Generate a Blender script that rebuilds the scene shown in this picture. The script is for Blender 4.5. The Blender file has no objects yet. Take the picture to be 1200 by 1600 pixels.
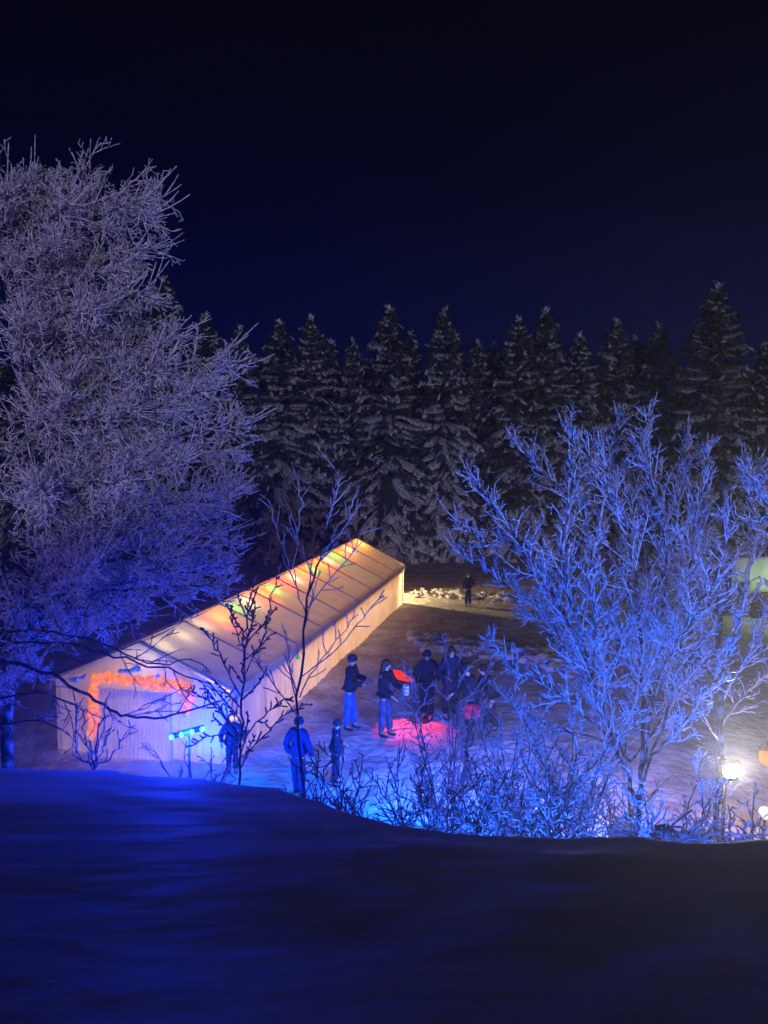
import bpy, bmesh, math, random
from mathutils import Vector, Matrix, noise
R = math.radians
C = bpy.context.scene.collection
SC = bpy.context.scene
V = Vector

# ------------------------------------------------------------------ camera
H = 6.3
HAZE = .005
PITCH = math.atan(95/1200)
cd = bpy.data.cameras.new('camera'); cam = bpy.data.objects.new('camera', cd); C.objects.link(cam)
cam.location = (0, 0, H); cam.rotation_euler = (R(90)-PITCH, 0, 0)
cd.lens = 27; cd.sensor_width = 36; cd.clip_end = 2000; cd.clip_start = 0.05
SC.camera = cam
FW = V((0, math.cos(PITCH), -math.sin(PITCH))); UP = V((0, math.sin(PITCH), math.cos(PITCH)))

def ray(px, py):
    return V((1, 0, 0))*((px-600)/1200) + UP*((800-py)/1200) + FW
def at(px, py, Y):
    d = ray(px, py); return V((0, 0, H)) + d*(Y/d.y)
def on(px, py, z=0.0):
    d = ray(px, py); return V((0, 0, H)) + d*((z-H)/d.z)

# ------------------------------------------------------------------ materials
def newmat(name):
    m = bpy.data.materials.new(name); m.use_nodes = True
    nt = m.node_tree; b = nt.nodes['Principled BSDF']
    return m, nt, b
def N(nt, t, **k):
    n = nt.nodes.new(t)
    for a, v in k.items():
        if a in n.inputs: n.inputs[a].default_value = v
        else: setattr(n, a, v)
    return n
def ramp(nt, fac, stops):
    r = nt.nodes.new('ShaderNodeValToRGB'); el = r.color_ramp.elements
    while len(el) < len(stops): el.new(0.5)
    for e, (p, c) in zip(el, stops): e.position = p; e.color = (*c, 1)
    nt.links.new(fac, r.inputs[0]); return r
def noisy(name, c1, c2, scale=5, rough=.8, bump=0.0, bscale=None, detail=5, lo=.35, hi=.65, spec=.3):
    m, nt, b = newmat(name)
    tc = N(nt, 'ShaderNodeTexCoord')
    n = N(nt, 'ShaderNodeTexNoise', Scale=scale, Detail=detail)
    nt.links.new(tc.outputs['Object'], n.inputs['Vector'])
    r = ramp(nt, n.outputs['Fac'], [(lo, c1), (hi, c2)])
    nt.links.new(r.outputs[0], b.inputs['Base Color'])
    b.inputs['Roughness'].default_value = rough
    b.inputs['Specular IOR Level'].default_value = spec
    if bump:
        n2 = N(nt, 'ShaderNodeTexNoise', Scale=bscale or scale*3, Detail=6)
        nt.links.new(tc.outputs['Object'], n2.inputs['Vector'])
        bp = N(nt, 'ShaderNodeBump', Strength=bump, Distance=.1)
        nt.links.new(n2.outputs['Fac'], bp.inputs['Height']); nt.links.new(bp.outputs[0], b.inputs['Normal'])
    return m
def emit(name, col, s):
    m = bpy.data.materials.new(name); m.use_nodes = True; nt = m.node_tree; nt.nodes.clear()
    e = N(nt, 'ShaderNodeEmission'); e.inputs[0].default_value = (*col, 1); e.inputs[1].default_value = s
    o = N(nt, 'ShaderNodeOutputMaterial'); nt.links.new(e.outputs[0], o.inputs[0]); return m
def fabric(name, col, trans=.55, bump=.6, rot=0.0, sc=(.1, .1, 1)):
    m = bpy.data.materials.new(name); m.use_nodes = True; nt = m.node_tree; nt.nodes.clear()
    tc = N(nt, 'ShaderNodeTexCoord')
    n = N(nt, 'ShaderNodeTexNoise', Scale=2.5, Detail=6); nt.links.new(tc.outputs['Object'], n.inputs['Vector'])
    r = ramp(nt, n.outputs['Fac'], [(.3, tuple(c*.8 for c in col)), (.7, col)])
    d = N(nt, 'ShaderNodeBsdfDiffuse'); t = N(nt, 'ShaderNodeBsdfTranslucent'); mx = N(nt, 'ShaderNodeMixShader'); mx.inputs[0].default_value = trans
    nt.links.new(r.outputs[0], d.inputs[0]); nt.links.new(r.outputs[0], t.inputs[0])
    nt.links.new(d.outputs[0], mx.inputs[1]); nt.links.new(t.outputs[0], mx.inputs[2])
    mp = N(nt, 'ShaderNodeMapping'); mp.vector_type = 'TEXTURE'; mp.inputs['Rotation'].default_value = (0, 0, rot); mp.inputs['Scale'].default_value = sc
    nt.links.new(tc.outputs['Object'], mp.inputs[0])
    n2 = N(nt, 'ShaderNodeTexNoise', Scale=1, Detail=3); nt.links.new(mp.outputs[0], n2.inputs['Vector'])
    bp = N(nt, 'ShaderNodeBump', Strength=bump, Distance=.11); nt.links.new(n2.outputs['Fac'], bp.inputs['Height'])
    nt.links.new(bp.outputs[0], d.inputs['Normal']); nt.links.new(bp.outputs[0], t.inputs['Normal'])
    o = N(nt, 'ShaderNodeOutputMaterial'); nt.links.new(mx.outputs[0], o.inputs[0]); return m

M = {}
M['snow'] = noisy('trampled_snow', (.42, .38, .36), (.74, .73, .74), 1.3, .85, .9, 5, 8)
M['bank'] = noisy('bank_snow', (.6, .62, .66), (.78, .8, .84), 2.2, .8, .10, 3.0, 6)
M['clod'] = noisy('clod_snow', (.45, .42, .4), (.78, .77, .77), 3, .85, .5, 12)
M['frost'] = noisy('hoar_frost', (.3, .3, .31), (.84, .86, .9), 22, .7, .0, None, 3, .36, .55)
M['frostdim'] = noisy('silhouette_frost', (.06, .055, .05), (.55, .57, .6), 16, .75, .0, None, 3, .42, .62)  # darker frost copy, silhouette of poorly lit twigs put into the colour
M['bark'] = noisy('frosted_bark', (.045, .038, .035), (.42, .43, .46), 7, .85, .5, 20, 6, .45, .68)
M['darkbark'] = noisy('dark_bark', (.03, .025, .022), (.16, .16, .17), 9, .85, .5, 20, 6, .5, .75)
M['needle'] = noisy('spruce_needles', (.018, .03, .02), (.06, .075, .055), 6, .8)
M['bsnow'] = noisy('bough_snow', (.24, .24, .25), (.9, .9, .92), 8, .8, .0, None, 5, .40, .62)
AXR = math.atan2(-(872-600)/1200, 1)   # heading of the tent axis
M['roof'] = fabric('roof_canvas', (.76, .75, .75), .5, .8, AXR, (3, .3, 3))
M['seam'] = noisy('seam_webbing', (.3, .27, .25), (.42, .39, .36), 8, .8)
M['wall'] = fabric('wall_canvas', (.8, .77, .72), .55, .6, 0, (.22, .22, 3))
M['metal'] = noisy('grey_metal', (.16, .16, .17), (.3, .3, .31), 8, .4)
M['black'] = noisy('black_plastic', (.015, .015, .017), (.04, .04, .045), 9, .5)
M['wood'] = noisy('dark_wood', (.05, .03, .02), (.13, .085, .055), 6, .6)
M['skin'] = noisy('skin', (.5, .3, .22), (.6, .38, .29), 10, .6)
M['white'] = noisy('white_plastic', (.7, .7, .7), (.82, .82, .82), 5, .5)

# ------------------------------------------------------------------ mesh helpers
class MB:
    def __init__(s): s.v = []; s.f = []; s.m = []
    def add(s, vs, fs, mi=0):
        o = len(s.v); s.v.extend(vs); s.f.extend([tuple(i+o for i in f) for f in fs]); s.m.extend([mi]*len(fs))
    def tube(s, pts, rad, sides=3, mi=0, cap=True):
        n = len(pts); o = len(s.v)
        d0 = (pts[1]-pts[0]).normalized()
        a = d0.orthogonal().normalized()
        for i in range(n):
            d = (pts[min(i+1, n-1)]-pts[max(i-1, 0)])
            d.normalize()
            a = a - d*a.dot(d)
            if a.length < 1e-5: a = d.orthogonal()
            a.normalize(); b = d.cross(a); r = rad[i]; p = pts[i]
            for k in range(sides):
                t = 6.2831853*k/sides; s.v.append(p + a*(r*math.cos(t)) + b*(r*math.sin(t)))
        for i in range(n-1):
            for k in range(sides):
                k2 = (k+1) % sides
                s.f.append((o+i*sides+k, o+i*sides+k2, o+(i+1)*sides+k2, o+(i+1)*sides+k)); s.m.append(mi)
        if cap:
            s.f.append(tuple(o+(n-1)*sides+k for k in range(sides))); s.m.append(mi)
            s.f.append(tuple(o+k for k in reversed(range(sides)))); s.m.append(mi)
    def box(s, c, sz, mi=0, rot=None):
        vs = []
        for x in (-.5, .5):
            for y in (-.5, .5):
                for z in (-.5, .5):
                    p = V((x*sz[0], y*sz[1], z*sz[2]))
                    if rot is not None: p = rot @ p
                    vs.append(V(c)+p)
        s.add(vs, [(0, 1, 3, 2), (4, 6, 7, 5), (0, 4, 5, 1), (2, 3, 7, 6), (0, 2, 6, 4), (1, 5, 7, 3)], mi)
    def lathe(s, c, prof, seg=16, mi=0, mat=None):
        o = len(s.v); n = len(prof)
        for r, z in prof:
            for k in range(seg):
                t = 6.2831853*k/seg; p = V((r*math.cos(t), r*math.sin(t), z))
                if mat is not None: p = mat @ p
                s.v.append(V(c)+p)
        for i in range(n-1):
            for k in range(seg):
                k2 = (k+1) % seg
                s.f.append((o+i*seg+k, o+i*seg+k2, o+(i+1)*seg+k2, o+(i+1)*seg+k)); s.m.append(mi)
        s.f.append(tuple(o+k for k in reversed(range(seg)))); s.m.append(mi)
        s.f.append(tuple(o+(n-1)*seg+k for k in range(seg))); s.m.append(mi)
    def blob(s, c, r, rng, sub=1, amp=.25, sq=(1, 1, 1), mi=0):
        bm = bmesh.new(); bmesh.ops.create_icosphere(bm, subdivisions=sub, radius=1)
        off = V((rng.uniform(0, 99), rng.uniform(0, 99), rng.uniform(0, 99)))
        vs = [V(c)+V((v.co.x*sq[0], v.co.y*sq[1], v.co.z*sq[2]))*r*(1+amp*noise.noise(v.co*1.6+off)*1.6) for v in bm.verts]
        bm.verts.index_update(); fs = [tuple(v.index for v in f.verts) for f in bm.faces]; bm.free()
        s.add(vs, fs, mi)
    def build(s, name, mats, parent=None, smooth=True, origin=None):
        if not isinstance(mats, (list, tuple)): mats = [mats]
        me = bpy.data.meshes.new(name)
        vs = s.v
        if parent is not None and origin is None: origin = parent.matrix_world_loc if hasattr(parent, 'matrix_world_loc') else None
        o = V(origin) if origin is not None else V((0, 0, 0))
        me.from_pydata([tuple(v-o) for v in vs], [], s.f)
        for m in mats: me.materials.append(m)
        me.polygons.foreach_set('material_index', s.m)
        me.polygons.foreach_set('use_smooth', [smooth]*len(s.f))
        me.update()
        ob = bpy.data.objects.new(name, me); C.objects.link(ob)
        if parent is not None: ob.parent = parent
        else: ob.location = o
        return ob

def tag(o, label=None, cat=None, group=None, kind=None):
    if label: o['label'] = label
    if cat: o['category'] = cat
    if group: o['group'] = group
    if kind: o['kind'] = kind
    return o
def thing(name, label, cat, loc=(0, 0, 0), rz=0, group=None):
    o = bpy.data.objects.new(name, None); C.objects.link(o); o.location = loc; o.rotation_euler = (0, 0, rz)
    o.empty_display_size = .2
    return tag(o, label, cat, group)
def lamp(name, kind, loc, energy, col, size=.1, aim=None, cone=None, blend=.6):
    l = bpy.data.lights.new(name, kind); l.energy = energy; l.color = col
    o = bpy.data.objects.new(name, l); C.objects.link(o); o.location = loc
    if kind in ('POINT', 'SPOT'): l.shadow_soft_size = size
    if kind == 'SPOT': l.spot_size = cone; l.spot_blend = blend
    if aim is not None: o.rotation_euler = (V(aim)-V(loc)).to_track_quat('-Z', 'Y').to_euler()
    return o
def interp(x, tab):
    if x <= tab[0][0]: return tab[0][1]
    for (a, b), (c, d) in zip(tab, tab[1:]):
        if x <= c:
            t = (x-a)/(c-a); t = t*t*(3-2*t); return b+(d-b)*t
    return tab[-1][1]

# ------------------------------------------------------------------ world, moon
w = bpy.data.worlds.new('World'); SC.world = w; w.use_nodes = True
nt = w.node_tree; bg = nt.nodes['Background']
SUN_EL, SUN_AZ = 2.3, 168.0    # moon low behind the viewer, elevation and compass bearing
tc = N(nt, 'ShaderNodeTexCoord'); sx = N(nt, 'ShaderNodeSeparateXYZ'); nt.links.new(tc.outputs['Generated'], sx.inputs[0])
rp = ramp(nt, sx.outputs['Z'], [(0.0, (.0004, .0018, .026)), (.16, (.0003, .0014, .0225)), (.30, (.0002, .0006, .0095)), (.48, (.0004, .0005, .0022)), (1, (.0003, .0004, .0016))])
nt.links.new(rp.outputs[0], bg.inputs['Color']); bg.inputs['Strength'].default_value = 1.25
sl = bpy.data.lights.new('moonlight', 'SUN'); so = bpy.data.objects.new('moonlight', sl); C.objects.link(so)
sl.energy = .62; sl.angle = R(4.5); sl.color = (.82, .79, 1)
az = R(SUN_AZ); el = R(SUN_EL)
sd = V((math.sin(az)*math.cos(el), math.cos(az)*math.cos(el), math.sin(el)))
so.rotation_euler = sd.to_track_quat('Z', 'Y').to_euler(); so.location = (0, -10, 20)

# ------------------------------------------------------------------ snow bank (near slope) and ground
EDGE = [(-900, 1190), (0, 1211), (140, 1215), (240, 1224), (420, 1241), (480, 1262), (560, 1292), (640, 1308), (720, 1320), (880, 1327), (1000, 1324), (1100, 1336), (1150, 1334), (1200, 1329), (2100, 1320)]
BA, BS = .45, .36
LUMPS = [(.03, .86, .05, .05, .05), (.10, .9, .04, .05, .04), (-.02, .72, .06, .08, .05), (.3, .84, .09, .06, .04), (.42, .7, .05, .06, .04), (-.28, .7, .10, .06, .05), (-.42, .55, .08, .1, .05), (-.12, .5, .07, .08, .04), (.2, .62, .08, .07, .04)]
def bank():
    mb = MB(); us = [-1.6+3.2*i/220 for i in range(221)]
    rows = []
    for u in us:
        px = 600+1200*u*.997
        t = (interp(px, EDGE)-705)/1200*1.006+noise.noise(V((u*9, 2, 2)))*.003+noise.noise(V((u*34, 5, 2)))*.0022+noise.noise(V((u*90, 8, 2)))*.001
        de = BA/(t-BS)
        col = []
        ts = [-.35, .03]+[.03+.97*(k/60) for k in range(1, 61)]
        for s in ts:
            y = de*s
            z = H-BA-BS*y
            bumpw = min(1, max(0, s*1.4))*min(1, max(0, (1-s)*6))
            p = V((u*y*.9+u*.8, y, z))
            x = u*max(y, .0)+ (0 if y > 0 else 0)
            x = u*(y+ .9*max(0, 1-s))   # spread a little behind the lens
            nz = noise.noise(V((x*.8, y*.8, 3.1)))*.03+noise.noise(V((x*2.6, y*2.6, 7.7)))*.009*(1.2-s)+noise.noise(V((x*7, y*7, 7.7)))*.004
            for uc, sc_, wu, ws, hh in LUMPS: nz += .28*hh*math.exp(-((u-uc)/wu)**2-((s-sc_)/ws)**2)
            p = V((x, y, z+nz*bumpw))
            col.append(p)
        # rounded lip then steep slope down to the field
        y, z = de, H-t*de
        g = [(.06, .035), (.14, .10), (.3, .28), (.6, .72), (1.2, 1.75), (2.2, 3.3), (3.4, 4.6), (5, 6.4)]
        for dy, dz in g:
            yy = y+dy; zz = z-dz
            if zz < -.25: zz = -.25
            col.append(V((u*yy, yy, zz+ noise.noise(V((u*6, yy*1.5, 1)))*.05*min(1, dy))))
        rows.append(col)
    n = len(rows[0]); vs = [p for c in rows for p in c]; fs = []
    for i in range(len(rows)-1):
        for j in range(n-1):
            a = i*n+j; fs.append((a, a+n, a+n+1, a+1))
    mb.add(vs, fs)
    # the back face of the bank, down to the terrace the viewer stands on
    return mb.build('snow_bank', M['bank'])
tag(bank(), 'dark blue lit snow bank across the front', None, None, 'structure')

def gz(x, y):
    z = noise.noise(V((x*.35, y*.35, 0)))*.06+noise.noise(V((x*1.3, y*1.3, 4)))*.03+noise.noise(V((x*2.7, y*2.7, 8)))*.035
    return z-.03
def ground():
    def axis(a, b, st, flo, fhi):
        l = []; x = a
        while x <= b+1e-6: l.append(x); x += st
        lo, hi = [], []; s = st; x = a
        while x > flo: s *= 1.5; x = max(flo, x-s); lo.append(x)
        s = st; x = b
        while x < fhi: s *= 1.5; x = min(fhi, x+s); hi.append(x)
        return lo[::-1]+l+hi
    xs = axis(-14, 22, .2, -88, 88); ys = axis(6, 52, .2, -12, 98)
    mb = MB(); vs = []
    for y in ys:
        for x in xs:
            near = -20 < x < 26 and 4 < y < 60
            vs.append(V((x, y, gz(x, y) if near else -.03)))
    n = len(xs); fs = [(j*n+i, j*n+i+1, (j+1)*n+i+1, (j+1)*n+i) for j in range(len(ys)-1) for i in range(n-1)]
    mb.add(vs, fs); return mb.build('ground', M['snow'])
tag(ground(), 'trampled snow field around the tent', None, None, 'structure')

# clods of ploughed snow along two low ridges
def clods(pathpx, n, r0, r1, name, label, seed, spread):
    rng = random.Random(seed); mb = MB()
    for i in range(n):
        t = rng.random()*(len(pathpx)-1); k = int(t); f = t-k
        a, b = pathpx[k], pathpx[k+1]
        p = on(a[0]+(b[0]-a[0])*f, a[1]+(b[1]-a[1])*f)
        p.x += rng.gauss(0, spread*.5); p.y += rng.gauss(0, spread)
        r = rng.uniform(r0, r1)*(1 if rng.random() < .85 else 1.6)
        p.z = gz(p.x, p.y)+r*.1+max(0, .22-abs(rng.gauss(0, .2)))*.5
        mb.blob(p, r, rng, 2, .75, (1.3*rng.uniform(.7, 1.3), 1, .7*rng.uniform(.6, 1.2)))
    return tag(mb.build(name, M['clod']), label, 'snow heap', None, 'stuff')
clods([(655, 1000), (720, 1010), (790, 1020), (860, 1030), (930, 1050)], 230, .08, .2, 'snow_clods', 'ridge of broken snow clods behind the standing group', 3, .55)
clods([(650, 927), (700, 930), (760, 934), (830, 938)], 110, .05, .13, 'snow_clods', 'low ridge of snow clods catching the yellow tent light', 4, .5)
clods([(905, 1000), (1000, 990), (1120, 1000)], 120, .1, .25, 'snow_clods', 'snow clods heaped behind the blue frosted tree', 5, .7)

# ------------------------------------------------------------------ the long tent
FR = on(360, 1194); BR = on(629, 941)
axis = (BR-FR); axis.z = 0; LEN = axis.length; axis.normalize()
left = V((-axis.y, axis.x, 0)); WID = 3.95
ZE0 = at(360, 1081, FR.y).z; ZE1 = at(636, 882, BR.y).z
mF = FR+left*WID/2; mB = BR+left*WID/2
ZR0 = at(218, 1004, mF.y).z; ZR1 = at(571, 840, mB.y).z
def lerp(a, b, t): return a+(b-a)*t
def tpt(v, s, z):   # v along, s from right wall (0) to left wall (1)
    p = FR+axis*(LEN*v)+left*(WID*s); p.z = z; return p
tent = thing('marquee_tent', 'long white marquee tent glowing from coloured lights inside, standing on the snow field', 'tent', (mF.x, mF.y, 0))
TO = V(tent.location)
def fold(x, seed): return noise.noise(V((x, seed, 0)))
NB = 9
def roof_side(right):
    mb = MB(); nv, nu = 260, 16; vs = []
    for i in range(nv+1):
        v = i/nv
        for j in range(nu+1):
            u = j/nu   # ridge to eave
            s = .5*(1-u*1.05) if right else .5+.5*u*1.05
            zr = lerp(ZR0, ZR1, v); ze = lerp(ZE0, ZE1, v)
            z = lerp(zr, ze, u*1.0)
            bay = abs(math.sin(math.pi*v*NB))
            z -= .07*bay*math.sin(math.pi*min(1, u))+.03*bay*(1-u)
            z += .022*fold(v*90, 1)*u+.012*fold(v*230, 5)*(.3+u)
            vs.append(tpt(v, s, z)-TO)
    fs = [(i*(nu+1)+j, i*(nu+1)+j+1, (i+1)*(nu+1)+j+1, (i+1)*(nu+1)+j) for i in range(nv) for j in range(nu)]
    mb.add(vs, fs); return mb.build('roof', M['roof'], tent)
roof_side(True); roof_side(False)
for right in (True, False):
    for k in range(NB+1):      # welted seams where the roof panels meet over each frame
        v = min(.996, max(.004, k/NB)); zr = lerp(ZR0, ZR1, v); ze = lerp(ZE0, ZE1, v); mb = MB(); pts = []
        for j in range(13):
            u = j/12; q = tpt(v, .5*(1-u*1.05) if right else .5+.5*u*1.05, lerp(zr, ze, u)+.012+.022*fold(v*90, 1)*u+.012*fold(v*230, 5)*(.3+u)); pts.append(q-TO)
        mb.tube(pts, [.02]*13, 5); mb.build('roof_seam', M['seam'], tent)
def side_wall(s):
    mb = MB(); nv, nw = 420, 8; vs = []
    for i in range(nv+1):
        v = i/nv; ze = lerp(ZE0, ZE1, v)
        f = .05*fold(v*70, 2)+.035*fold(v*190, 9)
        for j in range(nw+1):
            q = j/nw; z = ze*q-.03*(1-q)
            p = tpt(v, s, z)+left*(f*(1.1-q)*(1 if s else -1))
            vs.append(p-TO)
    fs = [(i*(nw+1)+j, i*(nw+1)+j+1, (i+1)*(nw+1)+j+1, (i+1)*(nw+1)+j) for i in range(nv) for j in range(nw)]
    mb.add(vs, fs); return mb.build('side_wall', M['wall'], tent)
side_wall(0); side_wall(1)
M['valance'] = fabric('valance_canvas', (.5, .46, .46), .25)
def valance(right):
    mb = MB(); nsc = 88; vs = []; fs = []
    for i in range(nsc*2+1):
        v = i/(nsc*2); ze = lerp(ZE0, ZE1, v); s = -.028 if right else 1.028
        bay = abs(math.sin(math.pi*v*NB)); zt = ze+.005
        vs.append(tpt(v, s, zt)-TO); vs.append(tpt(v, s*(1.02), ze-.17-.01*bay)-TO); vs.append(tpt(v, s*1.025, ze-(.27 if i % 2 else .19)-.01*bay)-TO)
    o = len(fs)
    for i in range(nsc*2): fs.append((3*i, 3*i+3, 3*i+4, 3*i+1))
    mb.add(vs, fs); mb.add([], []); k = len(mb.v)
    for i in range(nsc*2): mb.f.append((3*i+1, 3*i+4, 3*i+5, 3*i+2)); mb.m.append(1)
    return mb.build('valance', [M['valance'], M['wall']], tent, smooth=False)
valance(True); valance(False)
def gable():
    mb = MB(); nu, nw = 90, 14; vs = []
    for i in range(nu+1):
        s = i/nu; top = lerp(ZE0, ZR0, 1-abs(s-.5)*2)
        f = .03*fold(s*26, 3)+.02*fold(s*60, 8)
        for j in range(nw+1):
            q = j/nw; vs.append(tpt(0, s, top*q-.03*(1-q))-axis*(.02+f*(1-q*.8))-TO)
    fs = [(i*(nw+1)+j, i*(nw+1)+j+1, (i+1)*(nw+1)+j+1, (i+1)*(nw+1)+j) for i in range(nu) for j in range(nw)
          if not (.32 < (i+.5)/nu < .74 and (j+1)/nw*lerp(ZE0, ZR0, 1-abs((i+.5)/nu-.5)*2) < 1.36)]
    mb.add(vs, fs); return mb.build('gable_wall', M['wall'], tent)
gable()
def curtain():
    mb = MB(); nu, nw = 120, 6; vs = []
    for i in range(nu+1):
        s = lerp(.30, .76, i/nu); f = .045*math.sin(i*1.05)+.03*fold(i*.4, 3)
        for j in range(nw+1):
            q = j/nw; vs.append(tpt(0, s, 1.42*q)-axis*(.14+f*(1-.5*q))-TO)
    fs = [(i*(nw+1)+j, i*(nw+1)+j+1, (i+1)*(nw+1)+j+1, (i+1)*(nw+1)+j) for i in range(nu) for j in range(nw)]
    mb.add(vs, fs); return mb.build('door_curtain', M['wall'], tent)
curtain()
# far end flap tied back at the corner, and the tubular frame
mb = MB(); vs = []
for i in range(13):
    for j in range(7):
        q = j/6; p = tpt(1, -.01+.06*i/12*(1.1-.5*q), (ZE1-.02)*q)+axis*(.04+.05*math.sin(i*1.4)); vs.append(p-TO)
mb.add(vs, [(i*7+j, i*7+j+1, (i+1)*7+j+1, (i+1)*7+j) for i in range(12) for j in range(6)]); mb.build('end_flap', M['wall'], tent)
for k in range(NB+1):
    v = min(.995, max(.005, k/NB)); ze = lerp(ZE0, ZE1, v)-.03; zr = lerp(ZR0, ZR1, v)-.06
    mb = MB(); mb.tube([tpt(v, .03, -.02)-TO, tpt(v, .03, ze)-TO, tpt(v, .5, zr)-TO, tpt(v, .97, ze)-TO, tpt(v, .97, -.02)-TO], [.022]*5, 6)
    mb.build('frame_arch', M['metal'], tent)
mb = MB(); mb.tube([tpt(0, .5, ZR0-.04)-TO, tpt(1, .5, ZR1-.04)-TO], [.022]*2, 6); mb.build('ridge_pole', M['metal'], tent)
# lights in the tent
W_, O_, G_, R_, Y_ = (1, .78, .36), (1, .15, .004), (.3, 1, .1), (1, .07, .015), (1, .5, .06)
seq = [W_, W_, W_, O_, G_, W_, O_, G_, R_, W_, O_, G_, O_, W_, G_, O_, W_, O_, Y_]
pw = {W_: 20, O_: 60, G_: 16, R_: 50, Y_: 40}
for k, c in enumerate(seq):
    v = (k+.5)/len(seq); bay = abs(math.sin(math.pi*v*NB))
    lamp('ridge_bulb', 'POINT', tpt(v, .465, lerp(ZR0, ZR1, v)-.42-.03*bay), pw[c]*(.55 if k < 3 else 1), c, .04)
for k in range(9):
    v = (k+.5)/9
    lamp('tent_lamp', 'SPOT', tpt(v, .5, 1.45), 8 if k == 0 else 48 if k == 1 else 130, (1, .63, .33), .12, tpt(v, .47, 0), R(168), .25)
pl = mB+axis*.75-left*.6; pl.z = 1.25
lamp('tent_end_lamp', 'SPOT', pl, 900, (1, .72, .3), .05, pl-left*4+V((0, 0, -1.6)), R(110), .5)

# ------------------------------------------------------------------ orange garland over the door
M['orange'] = None
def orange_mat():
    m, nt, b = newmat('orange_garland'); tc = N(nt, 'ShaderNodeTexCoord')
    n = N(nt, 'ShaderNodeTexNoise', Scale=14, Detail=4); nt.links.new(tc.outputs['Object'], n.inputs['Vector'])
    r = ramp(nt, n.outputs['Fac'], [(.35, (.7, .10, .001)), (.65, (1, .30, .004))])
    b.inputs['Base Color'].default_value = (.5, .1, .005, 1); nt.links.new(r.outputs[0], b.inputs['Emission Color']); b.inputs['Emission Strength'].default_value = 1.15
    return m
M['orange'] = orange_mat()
rng = random.Random(11)
def gal(px, py):    # a point on the gable plane
    d = ray(px, py); o = V((0, 0, H)); n = axis; pp = FR-axis*.26
    return o+d*((pp-o).dot(n)/d.dot(n))
gpts = [gal(*p) for p in [(144, 1150), (146, 1110), (146, 1078), (148, 1061), (175, 1060), (220, 1064), (255, 1070), (280, 1073), (296, 1078), (297, 1092), (290, 1112)]]
gar = thing('door_garland', 'glowing orange fluffy garland arched over the tent door', 'garland', (gpts[0].x, gpts[0].y, 0))
mb = MB(); mw = MB(); GO = V(gar.location)
for a, b in zip(gpts, gpts[1:]):
    n = max(2, int((b-a).length/.035))
    for i in range(n):
        p = a.lerp(b, i/n)-GO
        for q in range(2):
            o = V((rng.gauss(0, .03), rng.gauss(0, .03), rng.gauss(0, .035))); mb.blob(p+o, rng.uniform(.05, .085), rng, 1, .5)
mb.tube([p-GO for p in gpts], [.07]*len(gpts), 6)
mb.build('garland', M['orange'], gar)
for grp in [[(188, 1050), (196, 1048), (205, 1049), (212, 1044), (217, 1047)], [(247, 1057)], [(120, 1063), (110, 1062), (133, 1058)]]:
    mw = MB()
    for (a0, b0), (a1, b1) in zip(grp, grp[1:]+grp[-1:]):
        for f in (0, .25, .5, .75): mw.blob(gal(lerp(a0, a1, f), lerp(b0, b1, f))-GO, rng.uniform(.04, .055), rng, 1, .6)
    mw.build('white_tuft', M['white'], gar)

# ------------------------------------------------------------------ trees
def rdir(d, ang, rng):
    a = d.orthogonal().normalized(); b = d.cross(a); t = rng.uniform(0, 6.2831853)
    return (d*math.cos(ang)+(a*math.cos(t)+b*math.sin(t))*math.sin(ang)).normalized()
def shoot(mbs, lv, p, d, L, r, sp, rng):
    """one shoot and everything that grows from it; sp is a list of dicts, one per order"""
    s = sp[lv]; n = s['n']; st = L/n; pts = [p.copy()]; dirs = [d]
    for i in range(n):
        d = (d+V((rng.gauss(0, 1), rng.gauss(0, 1), rng.gauss(0, 1)))*s['wig']+V((0, 0, s['up']))).normalized()
        p = p+d*st; pts.append(p); dirs.append(d)
    limb(mbs, lv, pts, dirs, L, r, sp, rng)
def limb(mbs, lv, pts, dirs, L, r, sp, rng):
    s = sp[lv]; n = len(pts)-1
    tip = max(r*s.get('tip', .45), sp[-1]['r'])
    mbs[lv].tube(pts, [r+(tip-r)*(i/n) for i in range(n+1)], s.get('sides', 3), cap=True)
    if lv+1 >= len(sp) or not s['kids']: return
    for q in range(s.get('lead', 0)):      # long unbranched leaders past the tip
        d = (rdir(dirs[-1], R(rng.uniform(0, 22)), rng)+V((0, 0, .25))).normalized(); i = n-rng.randint(0, max(1, n//4)) if q else n
        p = pts[i]; l = rng.uniform(.3, .65)*s.get('ll', 1); e = [p]
        for k in range(4): d = (d+V((rng.gauss(0, .06), rng.gauss(0, .06), .07))).normalized(); p = p+d*(l/4); e.append(p)
        mbs[-1].tube(e, [sp[-1]['r']*x for x in (1.25, 1.2, 1.15, 1.1, 1.0)], 4)
    c = sp[lv+1]; k = max(1, int(round(s['kids']*rng.uniform(.8, 1.2)*min(1.3, max(.4, L/s['L'])))))
    for j in range(k):
        t = s['t0']+(1-s['t0'])*((j+rng.random())/k); t = min(.995, t)
        i = int(t*n); f = t*n-i; q = pts[i].lerp(pts[i+1], f)
        dd = rdir(dirs[min(i+1, n)], R(rng.uniform(*c['ang'])), rng)
        if c.get('flat'): dd.y *= c['flat']; dd.normalize()
        shoot(mbs, lv+1, q, dd, c['L']*rng.uniform(c.get('lo', .6), c.get('hi', 1.25))*(1-s.get('fall', .45)*t)*min(1.4, max(.5, L/s['L'])), max(c['r'], min(c['r']*1.3, r*.7)), sp, rng)
def curve(ps, n):
    """smooth line through points"""
    out = []; m = len(ps)
    for i in range(m-1):
        p0, p1, p2, p3 = ps[max(0, i-1)], ps[i], ps[i+1], ps[min(m-1, i+2)]
        for k in range(n):
            t = k/n; out.append(.5*((2*p1)+(p2-p0)*t+(2*p0-5*p1+4*p2-p3)*t*t+(3*p1-p0-3*p2+p3)*t**3))
    out.append(ps[-1]); return out
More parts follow.
